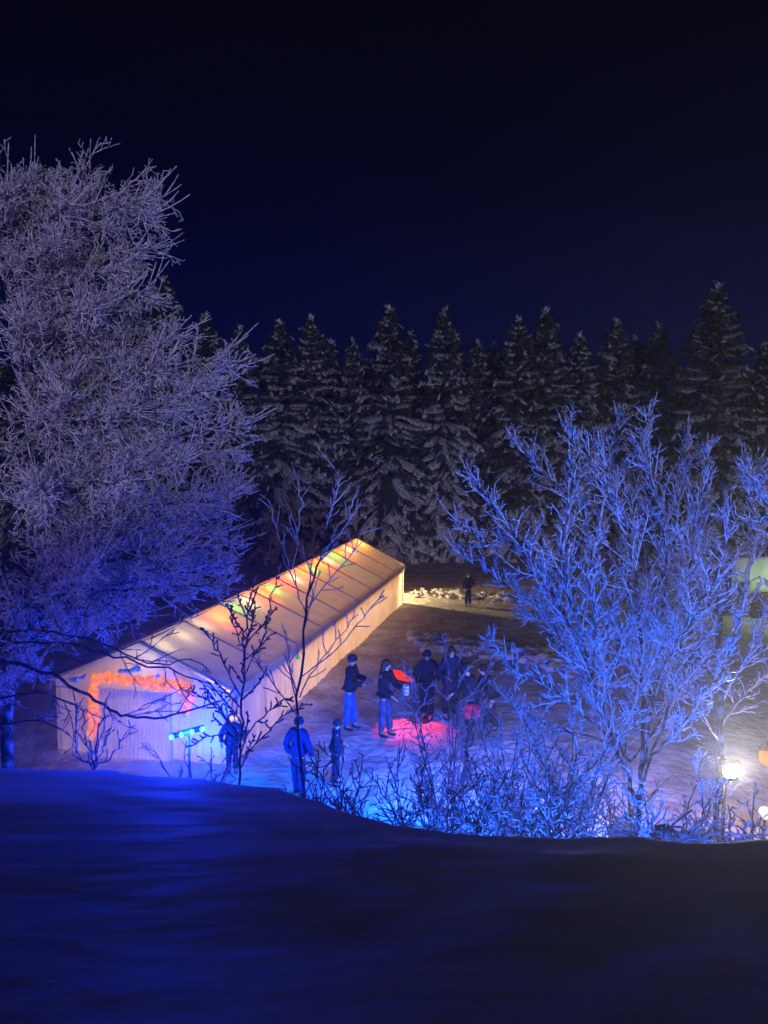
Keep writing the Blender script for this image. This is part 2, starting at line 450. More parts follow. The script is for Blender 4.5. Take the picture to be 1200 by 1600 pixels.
def jit(pts, a, rng):
    return [p+V((rng.gauss(0, a), rng.gauss(0, a), rng.gauss(0, a)))*(1 if 0 < i < len(pts)-1 else 0) for i, p in enumerate(pts)]
def dirs_of(pts):
    n = len(pts); return [(pts[min(i+1, n-1)]-pts[max(i-1, 0)]).normalized() for i in range(n)]
def plant(name, label, cat, group, base, stems, sp, mt, mc, seed, ntrunk=1):
    """stems: lists of (points, radius, length order). Orders below ntrunk go in the trunk part, the rest in the crown."""
    rng = random.Random(seed); mbs = [MB() for _ in sp]
    for ps, r, lv in stems:
        pts = jit(curve(ps, 5), .012, rng); L = sum((b-a).length for a, b in zip(pts, pts[1:]))
        limb(mbs, lv, pts, dirs_of(pts), L, r, sp, rng)
    t = thing(name, label, cat, base, 0, group)
    a = MB(); b = MB()
    for i, m in enumerate(mbs): (a if i < ntrunk else b).add(m.v, m.f)
    B = V(base)
    a.v = [p-B for p in a.v]; b.v = [p-B for p in b.v]
    a.build('trunk', mt, t); b.build('crown', mc, t)
    return t

# left: two big hoar-frosted trees leaning in from the side
def left_tree():
    rng = random.Random(5)
    base = V((-4.75, 9.6, .8))
    tr = [base, at(10, 1130, 9.5), at(30, 1010, 9.4), at(62, 930, 9.3), at(60, 760, 9.4), at(30, 560, 9.6), at(0, 400, 9.8), at(-30, 290, 9.9)]
    trunk = curve(tr, 6)
    stems = [(tr, .085, 0)]
    tg = [(50, 285, 9.5), (140, 275, 9.3), (110, 320, 8.7), (205, 425, 9.3), (245, 470, 9.1), (185, 480, 8.6), (150, 400, 9.6), (270, 520, 9.3), (190, 345, 9.4), (225, 312, 9), (255, 310, 9.2), (190, 420, 9), (225, 460, 8.8), (215, 520, 9.4), (260, 570, 8.6), (130, 340, 9.6), (170, 480, 9.8), (90, 450, 10),
          (345, 560, 9.2), (330, 610, 8.8), (370, 575, 9.4), (385, 665, 9), (370, 700, 9.3), (378, 760, 8.9), (350, 790, 9.5), (360, 850, 9), (345, 880, 9.2), (350, 915, 8.8),
          (280, 870, 8.3), (240, 905, 9), (200, 640, 8.2), (150, 480, 8.3), (90, 380, 8.4), (190, 750, 8.0), (150, 880, 8.1), (120, 915, 8.2), (190, 820, 9.6), (110, 860, 9.6), (250, 690, 9.6), (300, 650, 9.6),
          (100, 620, 8.1), (60, 760, 7.9), (40, 500, 8.2), (290, 720, 8.4), (10, 300, 8.5), (200, 560, 10.5), (120, 420, 10.6), (290, 800, 10.4), (150, 700, 10.8), (60, 560, 10.6), (-40, 700, 8.6), (-60, 450, 9), (-50, 900, 8.4)]
    tg += [(40, 1005, 8.9), (-20, 1050, 9), (95, 985, 8.8), (150, 975, 9), (205, 960, 8.7), (20, 950, 8.6), (-10, 1090, 8.8), (55, 1050, 8.7), (300, 925, 8.9), (350, 890, 9.4), (20, 310, 9.4), (80, 280, 9.8), (-20, 330, 9)]
    for q in range(26):
        a, b = rng.sample(tg[:49], 2); f = rng.random()
        if abs(a[1]-b[1]) < 260: tg.append((lerp(a[0], b[0], f)-15, lerp(a[1], b[1], f), lerp(a[2], b[2], f)+rng.uniform(-.4, .4)))
    for i, (px, py, Y) in enumerate(tg):
        if px > 200: px = 200+(px-200)*.96
        e = at(px, py, Y)
        zt = max(2.6 if py < 930 else e.z+.15, min(e.z-.25-.3*abs(e.x+4.4)*rng.uniform(.2, .8), 8.9))
        p0 = min(trunk, key=lambda q: abs(q.z-zt))
        ln = (e-p0).length; mid = p0.lerp(e, .55)+V((0, 0, .09*ln*rng.uniform(.2, 1.2)))
        stems.append(([p0, p0.lerp(e, .25)+V((0, 0, .07*ln)), mid, p0.lerp(e, .85)+V((0, 0, .02*ln)), e], .026, 1))
    # darker bare boughs arching low across the tent front
    sp = [dict(n=8, wig=.05, up=0, kids=0, t0=.3, L=9, sides=8, r=.08, tip=.3),
          dict(n=8, wig=.15, up=.03, kids=36, t0=.06, L=2.8, sides=5, r=.02, tip=.3, fall=.76, lead=3, ll=1.0),
          dict(n=6, wig=.13, up=.03, kids=11, t0=.1, L=.86, lo=.3, hi=1.6, ang=(20, 75), sides=4, r=.0085, tip=.6),
          dict(n=4, wig=.17, up=.05, kids=5, t0=.1, L=.42, ang=(25, 60), sides=3, r=.0066, tip=.8),
          dict(n=3, wig=.2, up=.10, kids=0, t0=0, L=.2, ang=(25, 65), sides=3, r=.0058, tip=.9)]
    plant('frosted_tree', 'big hoar-frosted tree with dense pale mauve twigs, leaning in at the left', 'tree', None, base, stems, sp, M['bark'], M['frost'], 5, 2)
left_tree()
def low_boughs():
    base = V((-5.2, 8.9, 1.2))
    stems = [([base, at(-60, 1060, 8.7), at(0, 1035, 8.6), at(80, 1055, 8.5), at(150, 1095, 8.4), at(200, 1120, 8.3), at(270, 1118, 8.3), at(345, 1095, 8.2)], .028, 1),
             ([at(-60, 1060, 8.7), at(0, 1010, 8.5), at(90, 1005, 8.4), at(180, 1025, 8.3), at(260, 1045, 8.2), at(330, 1070, 8.1)], .02, 1),
             ([at(-70, 1010, 8.7), at(40, 985, 8.4), at(140, 1000, 8.4), at(230, 1035, 8.2), at(300, 1030, 8.2)], .018, 1),
             ([base, at(-60, 1110, 8.6), at(0, 1090, 8.5), at(70, 1085, 8.4), at(130, 1110, 8.4)], .022, 1),
             ([at(-60, 1110, 8.6), at(0, 1130, 8.4), at(60, 1125, 8.4), at(110, 1150, 8.3)], .018, 1),
             ([base+V((0, 0, -.9)), base, at(-60, 1060, 8.7), at(-70, 1000, 8.7), at(-90, 900, 8.8)], .06, 0)]
    sp = [dict(n=8, wig=.05, up=0, kids=0, t0=.3, L=4, sides=7, r=.05, tip=.5),
          dict(n=8, wig=.1, up=.02, kids=6, t0=.15, L=2.6, sides=5, r=.016, tip=.35),
          dict(n=6, wig=.17, up=.04, kids=2.6, t0=.15, L=.7, ang=(20, 50), sides=3, r=.0062, tip=.6),
          dict(n=4, wig=.2, up=.05, kids=1.6, t0=.2, L=.32, ang=(25, 65), sides=3, r=.0068, tip=.8),
          dict(n=3, wig=.2, up=.06, kids=0, t0=0, L=.15, ang=(25, 70), sides=3, r=.006, tip=.9)]
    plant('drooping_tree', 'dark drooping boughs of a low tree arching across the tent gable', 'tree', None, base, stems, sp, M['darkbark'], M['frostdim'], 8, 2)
low_boughs()

# right: the many-stemmed blue frosted tree, and a neighbour cut by the picture edge
def right_trees():
    Y = 8.4; base = at(995, 1330, Y); base.z = .9
    b = at(995, 1290, Y)
    def S(r, *pp): return ([at(x, y, Y+dy) for x, y, dy in pp], r, 1)
    stems = [([base, b, at(1000, 1240, Y)], .038, 0),
        S(.025, (998, 1262, 0), (960, 1160, -.1), (925, 1060, -.2), (890, 980, -.3), (830, 880, -.4), (780, 800, -.4), (735, 745, -.5)),
        S(.024, (1000, 1250, 0), (1003, 1120, .1), (1000, 1000, .1), (990, 880, .1), (960, 760, 0), (925, 720, 0), (880, 668, -.1)),
        S(.014, (1002, 1230, 0), (1022, 1080, .2), (1035, 960, .2), (1040, 840, .3), (1020, 740, .3), (1008, 715, .3), (1017, 650, .3)),
        S(.016, (1006, 1220, 0), (1050, 1080, 0), (1070, 960, -.2), (1080, 850, -.2), (1095, 775, -.2), (1108, 705, -.2)),
        S(.014, (985, 1190, 0), (930, 1090, .3), (880, 1010, .4), (840, 950, .5), (775, 905, .5), (720, 868, .5)),
        S(.014, (995, 1150, 0), (965, 1000, .4), (940, 900, .5), (905, 800, .5), (850, 740, .5), (805, 690, .5)),
        S(.016, (925, 1060, -.2), (890, 930, -.5), (880, 850, -.6), (895, 780, -.6), (892, 720, -.6)),
        S(.016, (1003, 1120, .1), (1050, 960, .6), (1065, 850, .7), (1060, 760, .7), (1072, 690, .7)),
        S(.014, (1000, 1000, .1), (975, 880, .7), (985, 790, .8), (960, 720, .8), (968, 655, .8)),
        S(.014, (1022, 1080, .2), (1060, 1000, -.6), (1100, 940, -.7), (1130, 880, -.7), (1140, 800, -.7)),
        S(.014, (960, 1160, -.1), (900, 1110, -.5), (850, 1070, -.6), (800, 1040, -.6), (770, 1000, -.6)),
        S(.014, (960, 1160, -.1), (880, 1140, .3), (830, 1120, .4), (790, 1090, .4)),
        S(.014, (1003, 1120, .1), (930, 1040, .8), (870, 980, .9), (820, 960, .9)),
        S(.014, (1000, 1200, 0), (1010, 1080, .9), (1000, 980, 1), (1010, 900, 1)),
        S(.014, (985, 1190, 0), (1030, 1130, .8), (1080, 1060, .9), (1110, 1000, .9)),
        S(.014, (925, 1060, -.2), (930, 980, -.7), (920, 900, -.8), (935, 830, -.8)),
        S(.014, (890, 980, -.3), (850, 900, -.1), (800, 850, 0), (760, 850, 0), (715, 815, 0)),
        S(.016, (1000, 1200, 0), (1050, 1150, -.5), (1090, 1100, -.6), (1130, 1040, -.6), (1160, 960, -.6))]
    sp = [dict(n=6, wig=.05, up=0, kids=0, t0=.3, L=2, sides=8, r=.05, tip=.8),
          dict(n=8, wig=.1, up=.03, kids=42, t0=.16, L=3.6, sides=6, r=.016, tip=.3, fall=.8, lead=3, ll=.6),
          dict(n=6, wig=.13, up=.09, kids=9, t0=.1, L=.85, ang=(20, 52), sides=4, r=.0072, tip=.75),
          dict(n=4, wig=.18, up=.08, kids=3.6, t0=.15, L=.33, ang=(25, 60), sides=3, r=.0064, tip=.9),
          dict(n=3, wig=.2, up=.08, kids=0, t0=0, L=.17, ang=(25, 70), sides=3, r=.0058, tip=1)]
    plant('frosted_tree', 'many-stemmed hoar-frosted tree lit bright blue, tallest right of the standing group', 'tree', None, base, stems, sp, M['bark'], M['frost'], 21, 2)
    Y = 9.0; base = at(1122, 1330, Y); base.z = .6
    stems = [([base, at(1122, 1260, Y), at(1126, 1120, Y), at(1122, 1000, Y), at(1128, 880, Y), at(1135, 800, Y), at(1128, 745, Y)], .04, 0),
        S(.016, (1124, 1050, .6), (1150, 960, .7), (1172, 880, .7), (1185, 820, .7), (1170, 765, .7)),
        S(.016, (1124, 1000, .6), (1100, 920, .7), (1090, 850, .7), (1105, 780, .7)),
        S(.016, (1126, 1100, .6), (1170, 1020, .2), (1200, 960, .2), (1240, 900, .2)),
        S(.016, (1128, 900, .6), (1165, 850, .9), (1215, 800, 1), (1230, 740, 1)),
        S(.014, (1124, 1010, .6), (1085, 960, .3), (1060, 900, .2), (1040, 870, .2)),
        S(.014, (1126, 1160, .6), (1090, 1100, .2), (1060, 1050, .2), (1040, 1000, .2)),
        S(.014, (1126, 1140, .6), (1160, 1090, .9), (1190, 1060, 1), (1230, 1040, 1)),
        ([at(1290, 1330, 8.2), at(1270, 1100, 8.2), at(1250, 900, 8.1), at(1215, 810, 8), at(1190, 770, 8), at(1175, 735, 8)], .04, 1)]
    plant('frosted_tree', 'slim blue frosted tree with one straight trunk beside the bright floodlight', 'tree', None, base, stems, sp, M['bark'], M['frost'], 22, 1)
right_trees()

# saplings in front of the tent
def sapling(name, label, base, trunk, twigs, sp, seed, r, mt=None, mc=None):
    stems = [([base]+trunk, r, 0)]+[(t, .0088, 1) for t in twigs]
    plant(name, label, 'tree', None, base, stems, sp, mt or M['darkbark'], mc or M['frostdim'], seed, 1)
spS = [dict(n=8, wig=.05, up=.03, kids=9, t0=.3, L=4, sides=6, r=.02, tip=.28),
       dict(n=7, wig=.08, up=.07, kids=6, t0=.2, L=.7, ang=(28, 50), sides=4, r=.0078, tip=.5),
       dict(n=4, wig=.12, up=.06, kids=0, t0=.15, L=.2, ang=(25, 55), sides=3, r=.0062, tip=.9)]
Y = 7.6
def S7(*pp): return [at(x, y, Y+dy) for x, y, dy in pp]
b = at(478, 1262, Y); b.z -= .8
sapling('bare_sapling', 'tall thin bare sapling standing in front of the tent side', b, S7((472, 1235, 0), (466, 1120, 0), (478, 960, 0), (500, 870, 0), (514, 800, 0), (528, 708, 0)),
        [S7((478, 960, 0), (455, 890, .1), (432, 830, .1), (421, 783, .1)), S7((480, 950, 0), (530, 890, -.1), (570, 830, -.1)), S7((468, 1060, 0), (530, 1010, -.2), (575, 955, -.3), (600, 930, -.3)),
         S7((466, 1120, 0), (430, 1075, -.2), (400, 1030, -.2)), S7((500, 870, 0), (525, 830, .1), (548, 795, .1), (555, 770, .1)), S7((510, 810, 0), (522, 770, 0), (538, 752, 0)), S7((468, 1090, 0), (505, 1030, .2), (560, 960, .2)), S7((456, 890, .1), (470, 800, .1), (463, 745, .1))], spS, 31, .018, M['darkbark'], M['frost'])
spB = [dict(n=8, wig=.06, up=.03, kids=12, t0=.25, L=2, sides=6, r=.02, tip=.35),
       dict(n=6, wig=.13, up=.07, kids=9, t0=.2, L=.5, ang=(28, 60), sides=4, r=.0105, tip=.6),
       dict(n=3, wig=.2, up=.06, kids=0, t0=.15, L=.09, ang=(25, 70), sides=4, r=.0085, tip=1.2)]
b = at(376, 1262, Y); b.z -= .8
sapling('bare_sapling', 'short knobbly sapling with budded twigs standing before the tent corner', b, S7((374, 1230, 0), (376, 1150, 0), (380, 1060, 0), (383, 1000, 0), (388, 955, 0)),
        [S7((378, 1090, 0), (350, 1040, 0), (330, 1000, 0), (318, 985, 0)), S7((380, 1060, 0), (410, 1000, .1), (420, 950, .1), (440, 880, .1)), S7((376, 1150, 0), (330, 1100, -.1), (300, 1080, -.1)),
         S7((376, 1160, 0), (420, 1110, -.1), (455, 1090, -.1)), S7((380, 1010, 0), (362, 970, 0), (360, 945, 0)), S7((374, 1200, 0), (430, 1130, .1), (480, 1100, .1)), S7((374, 1190, 0), (340, 1150, .1), (300, 1165, .1))], spB, 32, .015)
b = at(148, 1235, Y); b.z -= .9
sapling('bare_sapling', 'small dark sapling with upright twigs standing below the orange garland', b, S7((148, 1210, 0), (150, 1180, 0), (154, 1130, 0)),
        [S7((149, 1195, 0), (165, 1160, 0), (178, 1120, 0)), S7((149, 1195, 0), (135, 1160, 0), (130, 1110, 0)), S7((149, 1200, 0), (185, 1170, .1), (205, 1140, .1)), S7((150, 1180, 0), (160, 1140, -.1), (168, 1090, -.1)), S7((149, 1200, 0), (122, 1180, .1), (121, 1100, .1))], spS, 33, .016)
b = at(525, 1300, Y); b.z -= .6
# undergrowth stems between the saplings and the blue tree
def shrub(label, cx, Y, n, top, spread, seed, r=.0105, mc=None, dark=False, lean=0):
    rng = random.Random(seed); b = at(cx, 1345, Y); b.z -= .25; stems = []
    for i in range(n):
        ex = cx+rng.uniform(-spread, spread)+lean; ey = top+rng.uniform(0, 130)+abs(ex-cx)*.25
        e = at(ex, ey, Y+rng.uniform(-.7, .7)); q = b+V((rng.gauss(0, .09), rng.gauss(0, .12), 0))
        mid = q.lerp(e, .5)+V(((e.x-q.x)*-.12, rng.gauss(0, .05), .12))
        stems.append(([q, q.lerp(mid, .5)+V((0, 0, .05)), mid, e], r*rng.uniform(.8, 1.4), 0))
    sp = [dict(n=8, wig=.08, up=.02, kids=15, t0=.15, L=1.6, sides=4, r=.0095, tip=.5),
          dict(n=5, wig=.16, up=.05, kids=3.5, t0=.2, L=.42, ang=(22, 60), sides=3, r=.0072, tip=.75),
          dict(n=3, wig=.2, up=.06, kids=0, t0=0, L=.19, ang=(25, 65), sides=3, r=.006, tip=.9)]
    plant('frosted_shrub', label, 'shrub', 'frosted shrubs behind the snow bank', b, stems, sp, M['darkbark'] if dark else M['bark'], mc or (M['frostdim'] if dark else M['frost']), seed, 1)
shrub('low dark shrub at the foot of the tall thin sapling', 540, 8.2, 9, 1150, 80, 41, dark=True)
shrub('spreading shrub with arching stems in front of the red glow', 640, 8.6, 7, 1165, 100, 42, .009, dark=True)
shrub('tall pale shrub whose twig tips cross the standing group', 705, 9.2, 8, 985, 70, 43)
shrub('dense blue shrub in front of the person with the red bag', 790, 8.3, 14, 1110, 95, 44)
shrub('dark stemmed shrub over the bright cyan snow', 830, 9.4, 11, 1130, 100, 45, dark=True)
shrub('blue twiggy shrub just left of the many-stemmed tree', 900, 8.0, 14, 1090, 90, 46)
shrub('fine twiggy shrub at the foot of the many-stemmed tree', 970, 9.2, 12, 1140, 100, 47)
shrub('thin shrub below the slim straight-trunked tree', 1090, 8.2, 10, 1170, 80, 48)
shrub('dark shrub in front of the warm lit snow by the floodlight', 1195, 8.0, 9, 1225, 50, 49, dark=True)
shrub('low twiggy shrub standing before the blue light bar', 330, 8.9, 9, 1150, 90, 50, .008, dark=True)

shrub('dark twiggy shrub in front of the two blue clothed figures', 495, 7.6, 9, 1165, 55, 57, .008, dark=True)
shrub('low tangled shrub between the tall sapling and the red glow', 585, 7.4, 11, 1195, 70, 51, dark=True)
shrub('bluish tangle of stems right below the red glow', 665, 7.2, 12, 1200, 70, 52, dark=True)
shrub('low blue tangle in front of the cyan lit snow', 745, 7.0, 13, 1185, 70, 53, dark=True)
shrub('leaning dark stems crossing left of the many-stemmed tree', 860, 7.0, 10, 1150, 90, 54, dark=True)
shrub('low twiggy tangle between the blue tree and the dark heap', 1010, 7.4, 11, 1190, 60, 55)
shrub('thin twig tangle under the floodlight', 1150, 7.6, 9, 1245, 50, 56, dark=True)
# ------------------------------------------------------------------ spruce forest
def spruce_mesh(seed, hgt, rad):
    rng = random.Random(seed); mt = MB(); mc = MB()
    mt.tube([V((0, 0, -.2)), V((0, 0, hgt*.5)), V((0, 0, hgt*.98))], [.2, .12, .02], 7)
    nl = int(hgt*3.0)
    def frond(p, d, L, wdt, mi, n=3, fall=-.28):
        side = d.cross(V((0, 0, 1)))
        if side.length < .01: side = V((1, 0, 0))
        side.normalize(); side = (side+V((0, 0, rng.uniform(-.4, .4)))).normalized()
        q = p.copy(); vs = []; dd = d.copy()
        for i in range(n+1):
            e = i/n; wv = wdt*(.45+1.1*math.sin(min(1, e*1.15)*2.6))*rng.uniform(.7, 1.25) if i < n else wdt*.12
            vs += [q-side*wv+V((0, 0, -rng.uniform(.3, 1)*wv*.8)), q+V((0, 0, .05*rng.uniform(.4, 1.6))), q+side*wv+V((0, 0, -rng.uniform(.3, 1)*wv*.8))]
            dd = (dd+V((0, 0, fall))).normalized(); q = q+dd*(L/n)
        fs = []
        for i in range(n):
            a = 3*i; fs += [(a, a+1, a+4, a+3), (a+1, a+2, a+5, a+4)]
        mc.add(vs, fs, mi)
    for l in range(nl):
        t = (l+rng.random()*.6)/nl; z = hgt*(.05+.95*t); rr = rad*((1-t)**.68)*rng.uniform(.75, 1.1)+.15
        nb = int(4+6*(1-t)); a0 = rng.random()*6.28
        for k in range(nb):
            a = a0+6.28*k/nb+rng.gauss(0, .25); L = rr*rng.uniform(.6, 1.2)
            d = V((math.cos(a), math.sin(a), .15-.35*(1-t)+.3*t)).normalized(); p = V((0, 0, z)); n = max(3, int(L/.33)); pts = [p]
            for i in range(n):
                d = (d+V((0, 0, -.16+.2*(i/n)))).normalized(); p = p+d*(L/n); pts.append(p)
            wb = min(.24, .09+.09*L)
            o = len(mc.v); sd = d.cross(V((0, 0, 1))).normalized(); vs = []
            for i, q in enumerate(pts):
                e = i/n; ww = wb*(.35+math.sin(e*2.7))*rng.uniform(.6, 1.3) if i < n else wb*.15
                vs += [q-sd*ww+V((0, 0, -ww*rng.uniform(.5, 1.1))), q+V((0, 0, .07*rng.uniform(.3, 1.6))), q+sd*ww+V((0, 0, -ww*rng.uniform(.5, 1.1)))]
            fs = []
            for i in range(n): b_ = 3*i; fs += [(b_, b_+1, b_+4, b_+3), (b_+1, b_+2, b_+5, b_+4)]
            mc.add(vs, fs, 1 if rng.random() < .8 else 0)
            for i in range(1, n+1):
                q = pts[i]
                frond(q+V((0, 0, -.05)), (d*.3+sd*rng.uniform(-.8, .8)+V((0, 0, -1))).normalized(), rng.uniform(.3, .6), .09, 0, 2)
                if rng.random() < .75:
                    sg = rng.choice((-1, 1)); frond(q-d*.1, (d*.7+sd*sg*rng.uniform(.5, 1.1)+V((0, 0, -.2))).normalized(), rng.uniform(.4, .75)*(.5+.5*min(1, L/1.5)), .085, 1 if rng.random() < .45 else 0)
    for k in range(6): frond(V((0, 0, hgt-.25+.05*k)), V((rng.gauss(0, .25), rng.gauss(0, .25), 1)).normalized(), .35, .07, 1)
    return mt, mc
protos = []
for i, (h_, r_) in enumerate([(14, 3.1), (14, 2.7), (14, 3.4), (14, 2.9)]):
    mt, mc = spruce_mesh(60+i, h_, r_); protos.append((mt, mc, h_))
pobj = []
tops = [(60, 500, 48), (130, 470, 47), (195, 500, 49), (256, 438, 46), (320, 494, 46), (375, 514, 46.5), (437, 506, 45), (485, 498, 46), (517, 535, 48), (551, 533, 45.5), (607, 484, 44.5), (642, 522, 48),
        (695, 485, 45), (746, 535, 47.5), (772, 540, 48.5), (810, 500, 45.5), (853, 487, 46), (906, 524, 45), (963, 504, 45.5), (992, 530, 48), (1030, 509, 46), (1122, 449, 42), (1195, 540, 46), (1260, 500, 46), (1330, 480, 45)]
slab = ['snow-dusted spruce hidden behind the left frosted tree', 'spruce partly hidden by the left frosted tree', 'spruce seen through the twigs of the left frosted tree',
        'tallest spruce beside the tip of the left frosted tree', 'second spruce out from the left frosted tree, with a narrow pointed top', 'lower spruce, third out from the left frosted tree', 'spruce with a pointed top above the near end of the tent ridge',
        'slim spruce left of the small spruce pair above the tent', 'short spruce set back, left of the one above the sapling tip', 'short spruce standing just above the tip of the tall thin sapling', 'tall broad spruce above the far end of the tent',
        'small spruce set back between the two tallest mid-forest spruces', 'tall pointed spruce above the far person and tent end', 'short set-back spruce right of the tall pointed one', 'shortest spruce top in the middle dip of the forest',
        'spruce left of the blunt topped one in mid forest', 'blunt topped tall spruce left of the blue tree crown', 'lower spruce above the left part of the blue tree crown', 'spruce above the tallest blue twigs', 'small set-back spruce behind the blue tree',
        'spruce just left of the biggest spruce on the right', 'biggest broad spruce with heavy snow, towering at the right', 'low dark spruce at the right edge of the forest', 'spruce beyond the right end of the row', 'last spruce at the right end of the row']
rng = random.Random(77)
for i, (px, py, Y) in enumerate(tops):
    mt, mc, h_ = protos[i % 4]; p = at(px, py, Y); sc = (p.z+.1)/h_; base = V((p.x, p.y, -.05))
    t = thing('spruce_tree', slab[i], 'tree', base, rng.uniform(0, 6.28), 'spruces in the forest behind the tent')
    wf = sc*rng.uniform(.92, 1.08)*(1.25 if i == 21 else 1); t.scale = (wf, wf, sc)
    if i < 4:
        a = mt.build('trunk', M['darkbark'], t); b = mc.build('crown', [M['needle'], M['bsnow']], t, smooth=True); pobj.append((a, b))
    else:
        for o in pobj[i % 4]:
            c = o.copy(); C.objects.link(c); c.parent = t
# a second rank fills the gaps behind
far = 0
for i in range(26):
    px = -120+58*i+rng.uniform(-14, 14); Y = rng.uniform(51, 57); p = at(px, rng.uniform(548, 590), Y); sc = p.z/14
    t = thing('spruce_tree', 'dark spruce of the rear rank filling a gap in the forest', 'tree', (p.x, Y, -.05), rng.uniform(0, 6.28), 'rear rank of spruces'); t.scale = (sc*1.25, sc*1.25, sc)
    for o in pobj[i % 4]:
        c = o.copy(); C.objects.link(c); c.parent = t

# ------------------------------------------------------------------ people
foot_seed = [0.0]
def skinmesh(name, nodes, edges, mat, parent, sub=2, mats=None):
    me = bpy.data.meshes.new(name); me.from_pydata([n[0] for n in nodes], edges, [])
    ob = bpy.data.objects.new(name, me); C.objects.link(ob)
    mod = ob.modifiers.new('Skin', 'SKIN'); mod.use_smooth_shade = True; mod.branch_smoothing = .3
    if not me.skin_vertices: raise RuntimeError('no skin layer')
    for i, n in enumerate(nodes):
        r = n[1]; me.skin_vertices[0].data[i].radius = r if isinstance(r, tuple) else (r, r)
        me.skin_vertices[0].data[i].use_root = (i == 0)
    if sub: ss = ob.modifiers.new('Sub', 'SUBSURF'); ss.levels = sub; ss.render_levels = sub
    dg = bpy.context.evaluated_depsgraph_get(); ev = ob.evaluated_get(dg); m2 = bpy.data.meshes.new_from_object(ev)
    m2.materials.clear(); m2.materials.append(mat)
    for p in m2.polygons: p.use_smooth = True
    if name in ('jacket', 'trousers'):
        for v in m2.vertices: v.co += v.normal*(noise.noise(V((v.co.x*9, v.co.y*9, v.co.z*14))+V((foot_seed[0], 0, 0)))*.022)
    ob.modifiers.clear(); ob.data = m2; bpy.data.meshes.remove(me); m2.name = name; ob.parent = parent
    return ob
def cloth(name, c, k=1.5):
    return noisy(name, tuple(x*.7 for x in c), tuple(min(.9, x*k) for x in c), 9, .85, .4, 25)
def person(label, foot, face, h=1.75, lh=(.32, -.22, 1.0), rh=(-.32, -.22, 1.0), lean=0.0, stride=.06, jacket=(.02, .02, .03), trous=(.02, .025, .04), hair='short', hairc=(.05, .03, .02), coat=0.0, hat=None, bend=0.0):
    """face: heading in degrees, 0 looks to the viewer. Local -Y is forward."""
    foot_seed[0] += 3.7; t = thing('person', label, 'person', foot, R(face)); s = h/1.75; t.scale = (s, s, s)
    hip = V((0, 0, .93)); ch = V((0, -lean*.6, 1.33)); nk = V((0, -lean*.85, 1.49)); hd = V((0, -lean-.015, 1.61))
    def arm(sgn, hand):
        sh = V((sgn*.185, ch.y, 1.41)); ha = V(hand); m = (sh+ha)/2; dist = (ha-sh).length; out = math.sqrt(max(.0, .29**2-(dist/2)**2)) if dist < .58 else 0
        el = m+V((sgn*.5, .6, -.55)).normalized()*out; return sh, el, ha
    shL, elL, haL = arm(1, lh); shR, elR, haR = arm(-1, rh)
    kn = [V((.095, -stride*.6-.01-bend, .5)), V((-.095, stride*.4-.01-bend, .5))]; an = [V((.10, -stride, .09)), V((-.10, stride, .09))]
    # body: one continuous skin
    nd = [(hip, (.13, .1)), (V((0, -lean*.3, 1.13)), (.12, .09)), (ch, (.145, .1)), (nk, .052), (V((0, hd.y, 1.55)), (.055, .06)), (hd, (.077, .092)), (hd+V((0, .005, .085)), (.058, .068)), (hd+V((0, -.105, -.005)), .014), ]
    ed = [(0, 1), (1, 2), (2, 3), (3, 4), (4, 5), (5, 6), (5, 7)]
    for sgn, (sh, el, ha) in ((1, (shL, elL, haL)), (-1, (shR, elR, haR))):
        o = len(nd); d = (ha-el).normalized(); sd_ = d.cross(V((0, 0, 1))).normalized() if abs(d.z) < .95 else V((1, 0, 0)); upv = sd_.cross(d)
        nd += [(sh, .055), (el, .042), (ha, .027), (ha+d*.06, (.036, .018))]; ed += [(2, o), (o, o+1), (o+1, o+2), (o+2, o+3)]
        for q, (off, ln) in enumerate([(-.03, .07), (-.01, .08), (.011, .075), (.031, .06)]):
            k = len(nd); nd += [(ha+d*.095+sd_*off, .0085), (ha+d*(.095+ln*.55)+sd_*off-upv*.012, .008), (ha+d*(.095+ln*.85)+sd_*off-upv*.035, .007)]; ed += [(o+3, k), (k, k+1), (k+1, k+2)]
        k = len(nd); nd += [(ha+d*.045-sd_*sgn*.042, .01), (ha+d*.085-sd_*sgn*.055-upv*.015, .008)]; ed += [(o+3, k), (k, k+1)]
    for i in range(2):
        o = len(nd); nd += [(V((.09*(1-2*i), 0, .86)), .085), (kn[i], .055), (an[i], .042), (an[i]+V((0, -.15, -.05)), (.04, .03))]; ed += [(0, o), (o, o+1), (o+1, o+2), (o+2, o+3)]
    skinmesh('body', nd, ed, M['skin'], t, 1)
    # jacket: torso and sleeves
    z0 = .86-coat
    nd = [(V((0, -lean*.3, 1.13)), (.195, .15)), (ch, (.205, .16)), (V((0, nk.y, 1.49)), (.10, .095)), (V((0, 0, .98)), (.2, .155)), (V((0, 0, z0)), (.195+coat*.12, .155+coat*.12))]
    ed = [(0, 1), (1, 2), (0, 3), (3, 4)]
    for sh, el, ha in ((shL, elL, haL), (shR, elR, haR)):
        o = len(nd); nd += [(sh, .095), (el, .082), (el.lerp(ha, .95), .062)]; ed += [(1, o), (o, o+1), (o+1, o+2)]
    skinmesh('jacket', nd, ed, cloth('jacket_cloth', jacket), t, 2)
    nd = [(V((0, 0, .93)), (.145, .115)), (V((0, 0, .86)), (.13, .115))]; ed = [(0, 1)]
    for i in range(2):
        o = len(nd); nd += [(V((.085*(1-2*i), 0, .76)), .108), (kn[i], .086), (an[i]+V((0, 0, .02)), .075)]; ed += [(1, o), (o, o+1), (o+1, o+2)]
    skinmesh('trousers', nd, ed, cloth('trouser_cloth', trous), t, 2)
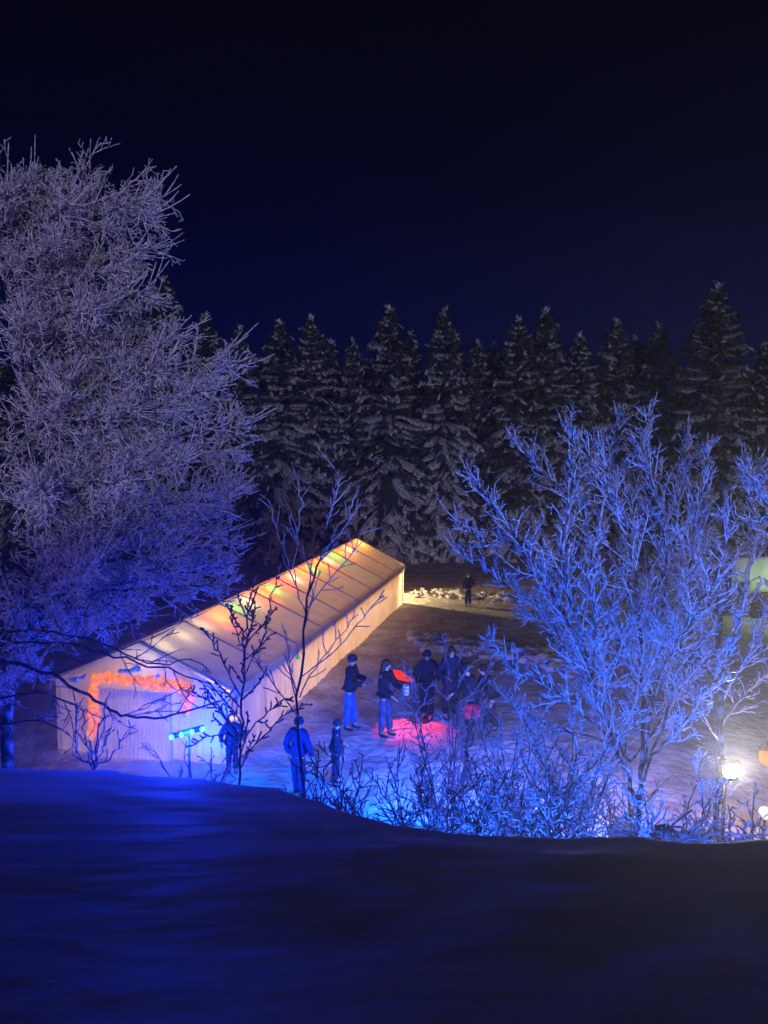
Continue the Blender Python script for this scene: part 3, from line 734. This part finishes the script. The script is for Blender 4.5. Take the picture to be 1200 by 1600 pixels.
    for i in range(2):
        skinmesh('boot', [(an[i]+V((0, .02, .05)), .058), (an[i]+V((0, .015, -.03)), (.058, .06)), (an[i]+V((0, -.1, -.045)), (.05, .045)), (an[i]+V((0, -.17, -.05)), (.042, .038))], [(0, 1), (1, 2), (2, 3)], M['black'], t, 1)
    rg = random.Random(hash(label) % 999 if False else len(label))
    if hat:
        mb = MB(); mb.lathe(hd, [(.104, -.01), (.112, .0), (.112, .04), (.104, .045), (.1, .075), (.08, .11), (.05, .13), (.01, .138)], 14); mb.build('woolly_hat', cloth('hat_wool', hat), t)
    mb = MB(); hm = noisy('hair', tuple(c*.6 for c in hairc), hairc, 30, .6)
    if hair == 'long':
        for a in range(-70, 71, 14):
            q = R(a); o = V((math.sin(q)*.095, math.cos(q)*.098, 0))
            mb.tube([hd+o*.3+V((0, .0, .115)), hd+o*.9+V((0, 0, .07)), hd+o*1.08, hd+o*1.15+V((0, .015, -.12)), hd+o*1.25+V((0, .03, -.25)), hd+o*1.2+V((0, .04, -.36))], [.03, .04, .036, .036, .032, .012], 6)
        mb.blob(hd+V((0, .02, .045)), .105, rg, 2, .05, (.95, 1.02, .9))
    else:
        mb.blob(hd+V((0, .022, .035)), .104, rg, 2, .08, (.93, 1.0, .95))
    mb.build('hair', hm, t)
    return t

g0 = lambda px, py: (lambda p: (p.x, p.y, gz(p.x, p.y)+.01))(on(px, py))
person('person in a dark jacket and bright blue snow trousers beside the tent wall', g0(547, 1139), 75, 1.76, (.22, -.34, 1.12), (-.18, -.38, 1.12), .05, .06, (.018, .018, .022), (.03, .12, .5), 'short', hat=(.03, .03, .035))
p2 = person('person with long brown hair and jeans holding a white cup', g0(602, 1149), 60, 1.76, (.15, -.36, 1.08), (-.22, -.30, 1.0), .03, .05, (.02, .02, .025), (.06, .09, .16), 'long', (.09, .05, .035))
person('person in black standing behind the heater, partly hidden by twigs', g0(668, 1118), -20, 1.7, (.25, -.3, 1.05), (-.28, -.2, .95), .06, .05, (.015, .017, .025), (.015, .017, .025), 'short', hat=(.02, .02, .025))
person('tall person in a long navy coat at the back of the group', g0(703, 1122), 15, 1.8, (.3, -.2, .95), (-.2, -.35, 1.1), .08, .06, (.018, .025, .06), (.015, .018, .03), 'short', coat=.2)
p5 = person('person in dark clothes with a red bag at the hip', g0(735, 1163), -60, 1.82, (.28, -.12, .93), (-.25, -.3, 1.05), .08, .09, (.02, .022, .03), (.02, .025, .035), 'short', hat=(.02, .02, .03))
person('person leaning forward with legs apart at the right end of the group', g0(768, 1146), -75, 1.62, (.26, -.4, .95), (-.26, -.42, 1.0), .26, .16, (.025, .03, .045), (.03, .035, .045), 'short', bend=.06)
person('person in a bright blue jacket and trousers below the tall sapling', g0(466, 1240), 150, 1.5, (.32, -.1, .9), (-.32, -.1, .9), .03, .05, (.012, .02, .12), (.012, .02, .1), 'short', hat=(.01, .015, .08))
person('person in dark blue clothes among the twigs right of the tall sapling', g0(524, 1224), 100, 1.3, (.25, -.25, 1.0), (-.28, -.15, .92), .05, .05, (.012, .02, .05), (.012, .02, .05), 'short', hat=(.012, .02, .04))
person('dark figure standing by the near corner of the tent', g0(363, 1205), 10, 1.2, (.26, -.25, 1.05), (-.28, -.2, .95), .04, .04, (.02, .02, .05), (.02, .02, .04), 'short', hat=(.03, .03, .05))
person('lone person in dark clothes standing far off by the yellow lit snow', g0(731, 947), 30, 1.42, (.2, -.3, 1.1), (-.28, -.1, .92), .02, .03, (.015, .014, .016), (.015, .014, .018), 'short')

# things held or carried
bpy.context.view_layer.update()
hp = p2.matrix_world @ V((.15, -.44, 1.07))
mb = MB(); mb.lathe(V((0, 0, 0)), [(.032, -.06), (.036, -.058), (.045, .055), (.049, .062), (.047, .066), (.043, .06), (.034, -.05), (.01, -.052)], 16)
tag(mb.build('paper_cup', M['white'], None), 'white paper cup held by the long-haired person', 'cup').location = hp
for o in [bpy.data.objects['paper_cup']]: o.scale = (1.7, 1.7, 1.7)
M['red'] = noisy('red_cloth', (.6, .02, .03), (.85, .05, .07), 8, .7, .3, 30)
hp = p5.matrix_world @ V((.24, -.16, .93))
bag = thing('hand_bag', 'red shoulder bag hanging at the hip of a dark clothed person', 'bag', hp)
mb = MB(); mb.box((0, 0, -.12), (.36, .16, .32)); bo = mb.build('pouch', M['red'], bag); bv = bo.modifiers.new('b', 'BEVEL'); bv.width = .05; bv.segments = 3
mb = MB(); mb.box((0, -.086, -.05), (.34, .018, .15)); mb.build('flap', M['red'], bag)
mb = MB(); mb.tube(curve([V((-.13, 0, .03)), V((-.09, 0, .2)), V((0, 0, .42)), V((.09, 0, .2)), V((.13, 0, .03))], 6), [.014]*25, 6); mb.build('strap', M['black'], bag)

# ------------------------------------------------------------------ standing infrared heater
hb = on(656, 1122); hb.z = gz(hb.x, hb.y)
ht = thing('patio_heater', 'black stand heater glowing red in front of the long-haired person', 'heater', hb)
hc = at(625, 1057, hb.y-.1)-hb
mb = MB(); mb.lathe(V((0, 0, 0)), [(.24, 0), (.24, .03), (.22, .05), (.05, .07), (.03, .1)], 20); mb.build('base', M['black'], ht)
mb = MB(); mb.tube([V((0, 0, .05)), V((0, 0, hc.z-.14))], [.024, .022], 8); mb.build('pole', M['black'], ht)
mb = MB(); mb.tube([V((0, 0, hc.z-.16)), V((-.2, -.03, hc.z-.12)), V((hc.x+.08, hc.y+.08, hc.z-.05))], [.02]*3, 6); mb.tube([V((hc.x, hc.y+.03, hc.z-.15)), V((.12, 0, hc.z-.17))], [.028, .028], 6); mb.build('bracket', M['black'], ht)
a, b = at(613, 1050, hb.y-.12)-hb, at(644, 1064, hb.y-.08)-hb
mb = MB(); mb.tube([a-(b-a)*.08+V((0, .05, .02)), b+(b-a)*.08+V((0, .05, .02))], [.085, .085], 8); mb.build('reflector', M['metal'], ht)
mb = MB(); mb.tube([a, a.lerp(b, .35), b], [.075, .1, .05], 10); mb.build('element', emit('red_element', (1, .03, .012), 1.5), ht)
lamp('heater_glow', 'SPOT', hb+V((-.28, -.18, hc.z-.16)), 125, (1, .045, .1), .05, hb+V((-.20, -.55, 0)), R(95), .5)

# ------------------------------------------------------------------ lamps and stands
# blue light bar on a stand, facing the viewer
L0, L1 = at(268, 1152, 10.2), at(316, 1139, 10.2)
bar = thing('light_bar', 'bar of four cyan spotlights on a stand in front of the tent door', 'light', (L0.lerp(L1, .5).x, 10.25, 0)); BO = V(bar.location)
ax = (L1-L0).normalized(); rot = Matrix.Rotation(math.atan2(-ax.z, ax.x), 3, 'Y')
mb = MB(); mb.box(L0.lerp(L1, .5)+V((0, .05, 0))-BO, (.46, .05, .065), 0, rot); mb.build('housing', M['black'], bar)
mb = MB(); mb.tube([V((0, .05, -.1)), V((0, .05, L0.z-.02))], [.02, .016], 8); mb.build('pole', M['black'], bar)
cy = emit('cyan_lens', (.03, .9, 1), 14)
for f in (0, .32, .66, 1):
    p = L0.lerp(L1, f)-BO; mb = MB(); mb.lathe(p, [(.027, .012), (.027, -.012), (.022, -.022), (.01, -.028)], 12, 0, Matrix.Rotation(R(90), 3, 'X') @ Matrix.Rotation(R(180), 3, 'X')); mb.build('lens', cy, bar)
BLUE = (.018, .125, 1)
c = L0.lerp(L1, .5)
lamp('light_bar_beam', 'SPOT', c+V((0, -.08, .05)), 1700, (.003, .03, 1), .12, c+V((.5, -5, 1.2)), R(56), 1)
lamp('light_bar_glow', 'POINT', c+V((0, -.09, 0)), 520, (.002, .035, 1), .1)
lamp('gable_wash', 'SPOT', on(300, 1215)+V((.1, -.1, .4)), 1900, (.001, .02, 1), .1, tpt(0, .1, .8), R(115), .9)  # unseen uplight added to turn the gable front blue
# blue floods mostly on the far side of the bank, shining up into the trees
lamp('blue_flood', 'SPOT', V((1.9, 4.6, 3.2)), 760, BLUE, .15, V((3.0, 8.6, 5.4)), R(125), .8)
lamp('blue_flood', 'SPOT', V((-5.5, -3, 8.0)), 1350, (.36, .25, 1), .2, V((-4.0, 9.5, 7.6)), R(50), .8)  # unseen lamp behind the viewer, tinting the left tree mauve
lamp('blue_flood', 'SPOT', V((3.6, 5.6, 2.6)), 420, BLUE, .15, V((4.3, 9, 4.6)), R(125), .8)
lamp('blue_flood', 'SPOT', V((1.0, 5.4, 2.8)), 420, BLUE, .15, V((1.9, 9.4, 1.8)), R(100), .8)
lamp('cyan_flood', 'SPOT', V((1.5, 10.7, 1.8)), 2500, (.001, .09, 1), .2, V((1.7, 13.5, .2)), R(140), .9)
lamp('cyan_flood', 'SPOT', V((3.5, 10.9, 1.7)), 600, (.002, .11, 1), .2, V((4.4, 13, .2)), R(140), .9)
lamp('blue_flood', 'SPOT', V((.2, 6.0, 2.7)), 220, BLUE, .15, V((.5, 9.6, 1.3)), R(86), .8)
lamp('cyan_flood', 'SPOT', V((-.1, 11.6, 1.6)), 1500, (.001, .09, 1), .2, V((.1, 13.5, .2)), R(140), .9)
lamp('cyan_flood', 'SPOT', V((-2.9, 11.8, .9)), 1000, (.002, .15, 1), .2, V((-3.2, 14, .1)), R(140), .9)

# bright white floodlight on a post at the right
fl = at(1140, 1205, 9.8)
fd = thing('flood_light', 'glaring white floodlight on a post at the right', 'floodlight', (fl.x, fl.y+.08, 0)); FO = V(fd.location)
mb = MB(); mb.tube([V((0, .06, -.1)), V((0, .06, fl.z+.1))], [.03, .025], 8); mb.build('post', M['black'], fd)
mb = MB(); mb.box(fl+V((0, .03, 0))-FO, (.28, .07, .26)); mb.build('housing', M['black'], fd)
mb = MB(); mb.lathe(fl-FO, [(.09, .01), (.09, -.02), (.08, -.05), (.055, -.075), (.02, -.088)], 20, 0, Matrix.Rotation(R(90), 3, 'X') @ Matrix.Rotation(R(180), 3, 'X')); mb.build('lens', emit('white_lens', (1, .97, .85), 40), fd)
lamp('flood_beam', 'SPOT', fl+V((-.05, .3, .1)), 700, (1, .66, .62), .08, V((.5, 22, 0)), R(84), .5)
lamp('flood_glare', 'SPOT', fl+V((0, -.12, 0)), 1500, (1, .92, .78), .08, V((0, 0, H+2.0)), R(27), .3)
lamp('flood_spill', 'POINT', fl+V((0, -.2, 0)), 55, (1, .8, .6), .08)
# orange lantern and round white lamp near the edge
lp = at(1197, 1181, 11)
la = thing('lantern', 'orange lit lantern on a hook post at the right edge', 'lantern', (lp.x, lp.y, 0)); LO = V(la.location)
mb = MB(); mb.tube([V((.16, .05, -.1)), V((.16, .05, lp.z+.2)), V((.1, .03, lp.z+.27)), V((0, 0, lp.z+.2))], [.02, .018, .014, .012], 7); mb.build('post', M['black'], la)
mb = MB(); mb.lathe(lp-LO, [(.05, -.13), (.09, -.1), (.1, 0), (.08, .09), (.03, .12)], 14); mb.build('glass', emit('orange_glass', (1, .16, .008), 1.5), la)
mb = MB(); mb.lathe(lp-LO, [(.11, .1), (.1, .125), (.03, .19), (.01, .2)], 12); mb.build('cap', M['black'], la)
lamp('lantern_glow', 'POINT', lp+V((0, -.2, 0)), 40, (1, .35, .06), .08)
gp = at(1195, 1270, 10.2)
ga = thing('globe_lamp', 'round white globe lamp on a short post below the orange lantern', 'lamp', (gp.x, gp.y, 0)); GA = V(ga.location)
mb = MB(); mb.tube([V((0, 0, -.1)), V((0, 0, gp.z-.06))], [.025, .02], 8); mb.build('post', M['black'], ga)
mb = MB(); mb.lathe(gp-GA, [(.03, -.085), (.065, -.06), (.085, 0), (.065, .06), (.02, .085)], 16); mb.build('globe', emit('globe_glass', (1, .95, .8), 1.1), ga)
wl = on(1160, 1300)+V((.2, .2, 1.1)); lamp('snow_glow', 'POINT', wl, 55, (1, .6, .3), .1)  # unseen warm lamp over the snow, set apart from the globe
# pale green lit stall at the right edge
sp0 = on(1158, 962); st = thing('lit_stall', 'pale green lit stall with white awning at the right edge, behind the blue trees', 'stall', (sp0.x, sp0.y, 0))
mb = MB(); mb.box((1.5, .9, 1.05), (3.0, .06, 2.1)); mb.build('back_wall', noisy('stall_white', (.6, .68, .5), (.75, .8, .62), 3, .7), st)
mb = MB(); mb.box((.14, .1, .62), (.28, .5, 1.3)); mb.build('side_wall', M['metal'], st)
mb = MB(); mb.box((1.5, .3, 2.2), (3.3, 1.7, .06), 0, Matrix.Rotation(R(-8), 3, 'X')); mb.build('awning', M['wall'], st)
mb = MB(); mb.box((1.65, -.1, .45), (2.7, .5, .9)); mb.build('counter', M['wood'], st)
for x in (.05, 2.95):
    mb = MB(); mb.tube([V((x, -.4, 0)), V((x, -.4, 2.1))], [.03, .03], 6); mb.build('post', M['metal'], st)
lamp('stall_lamp', 'POINT', sp0+V((1.4, -1.3, 1.5)), 110, (.75, 1, .55), .1)
# snow-covered brush heap on the bank's far side
rng = random.Random(15); mb = MB(); hp = at(1050, 1300, 7.2)
for i in range(60):
    f = rng.gauss(0, .28); mb.blob(hp+V((f, rng.gauss(0, .12), rng.uniform(-.7, .0)-.45*abs(f))), rng.uniform(.05, .13), rng, 2, .5)
for i in range(26):
    q = hp+V((rng.gauss(0, .2), rng.gauss(0, .1), -.15)); e = q+V((rng.gauss(0, .3), rng.gauss(0, .15), rng.uniform(.0, .3)))
    mb.tube([q, q.lerp(e, .5)+V((0, 0, .08)), e], [.014, .011, .007], 4)
tag(mb.build('brush_heap', noisy('brush_snow', (.03, .03, .03), (.3, .3, .33), 5, .9, .6, 14), None, True, hp), 'dark snow covered heap at the foot of the many-stemmed tree', 'heap')

# small coloured bulbs hung from the tent eave
def eave_bulb(px, py, col, label, s=1.0):
    o = V((0, 0, H)); n = left; pp = FR-left*.22; d = ray(px, py); p = o+d*((pp-o).dot(n)/d.dot(n))
    v = (p-FR).dot(axis)/LEN; top = lerp(ZE0, ZE1, max(0, min(1, v)))
    b = thing('hanging_bulb', label, 'bulb', p, 0, 'small bulbs hung along the tent eave')
    mb = MB(); mb.lathe(V((0, 0, 0)), [(.012, -.055*s), (.04*s, -.035*s), (.05*s, 0), (.035*s, .035*s), (.018, .055*s)], 12); mb.build('globe', emit('bulb_glass', col, 1.2), b)
    mb = MB(); mb.tube([V((0, 0, .04)), V((0, 0, .1)), V((.02, .02, max(.15, top-p.z)))], [.02, .014, .006], 6); mb.build('cord', M['black'], b)
eave_bulb(465, 1027, (.02, .35, .12), 'small green bulb hung from the tent eave beside the tall sapling')
eave_bulb(474, 1021, (.8, .06, .02), 'small red bulb hung from the tent eave beside the green one')
eave_bulb(362, 1122, (1, .62, .4), 'warm white bulb hung at the near corner of the tent, lower of two')
eave_bulb(370, 1120, (1, .7, .5), 'warm white bulb at the near tent corner, right of its twin')
# haze volume added to give the lamps their bloom
mb = MB(); mb.box((0, 43, 7.4), (184, 116, 17.2)); hz = mb.build('haze', None or bpy.data.materials.new('haze_air'), None, False)
hm = hz.data.materials[0]; hm.use_nodes = True; nt = hm.node_tree; nt.nodes.clear()
pv = N(nt, 'ShaderNodeVolumePrincipled'); pv.inputs['Color'].default_value = (.9, .92, 1, 1); pv.inputs['Density'].default_value = HAZE; pv.inputs['Anisotropy'].default_value = .7
ou = N(nt, 'ShaderNodeOutputMaterial'); nt.links.new(pv.outputs[0], ou.inputs['Volume'])
tag(hz, None, None, None, 'stuff')

SC.view_settings.view_transform = 'Standard'; SC.view_settings.look = 'None'; SC.view_settings.exposure = 0; SC.view_settings.gamma = 1
SC.cycles.use_denoising = True
SC.cycles.max_bounces = 6; SC.cycles.diffuse_bounces = 3; SC.cycles.sample_clamp_indirect = 3
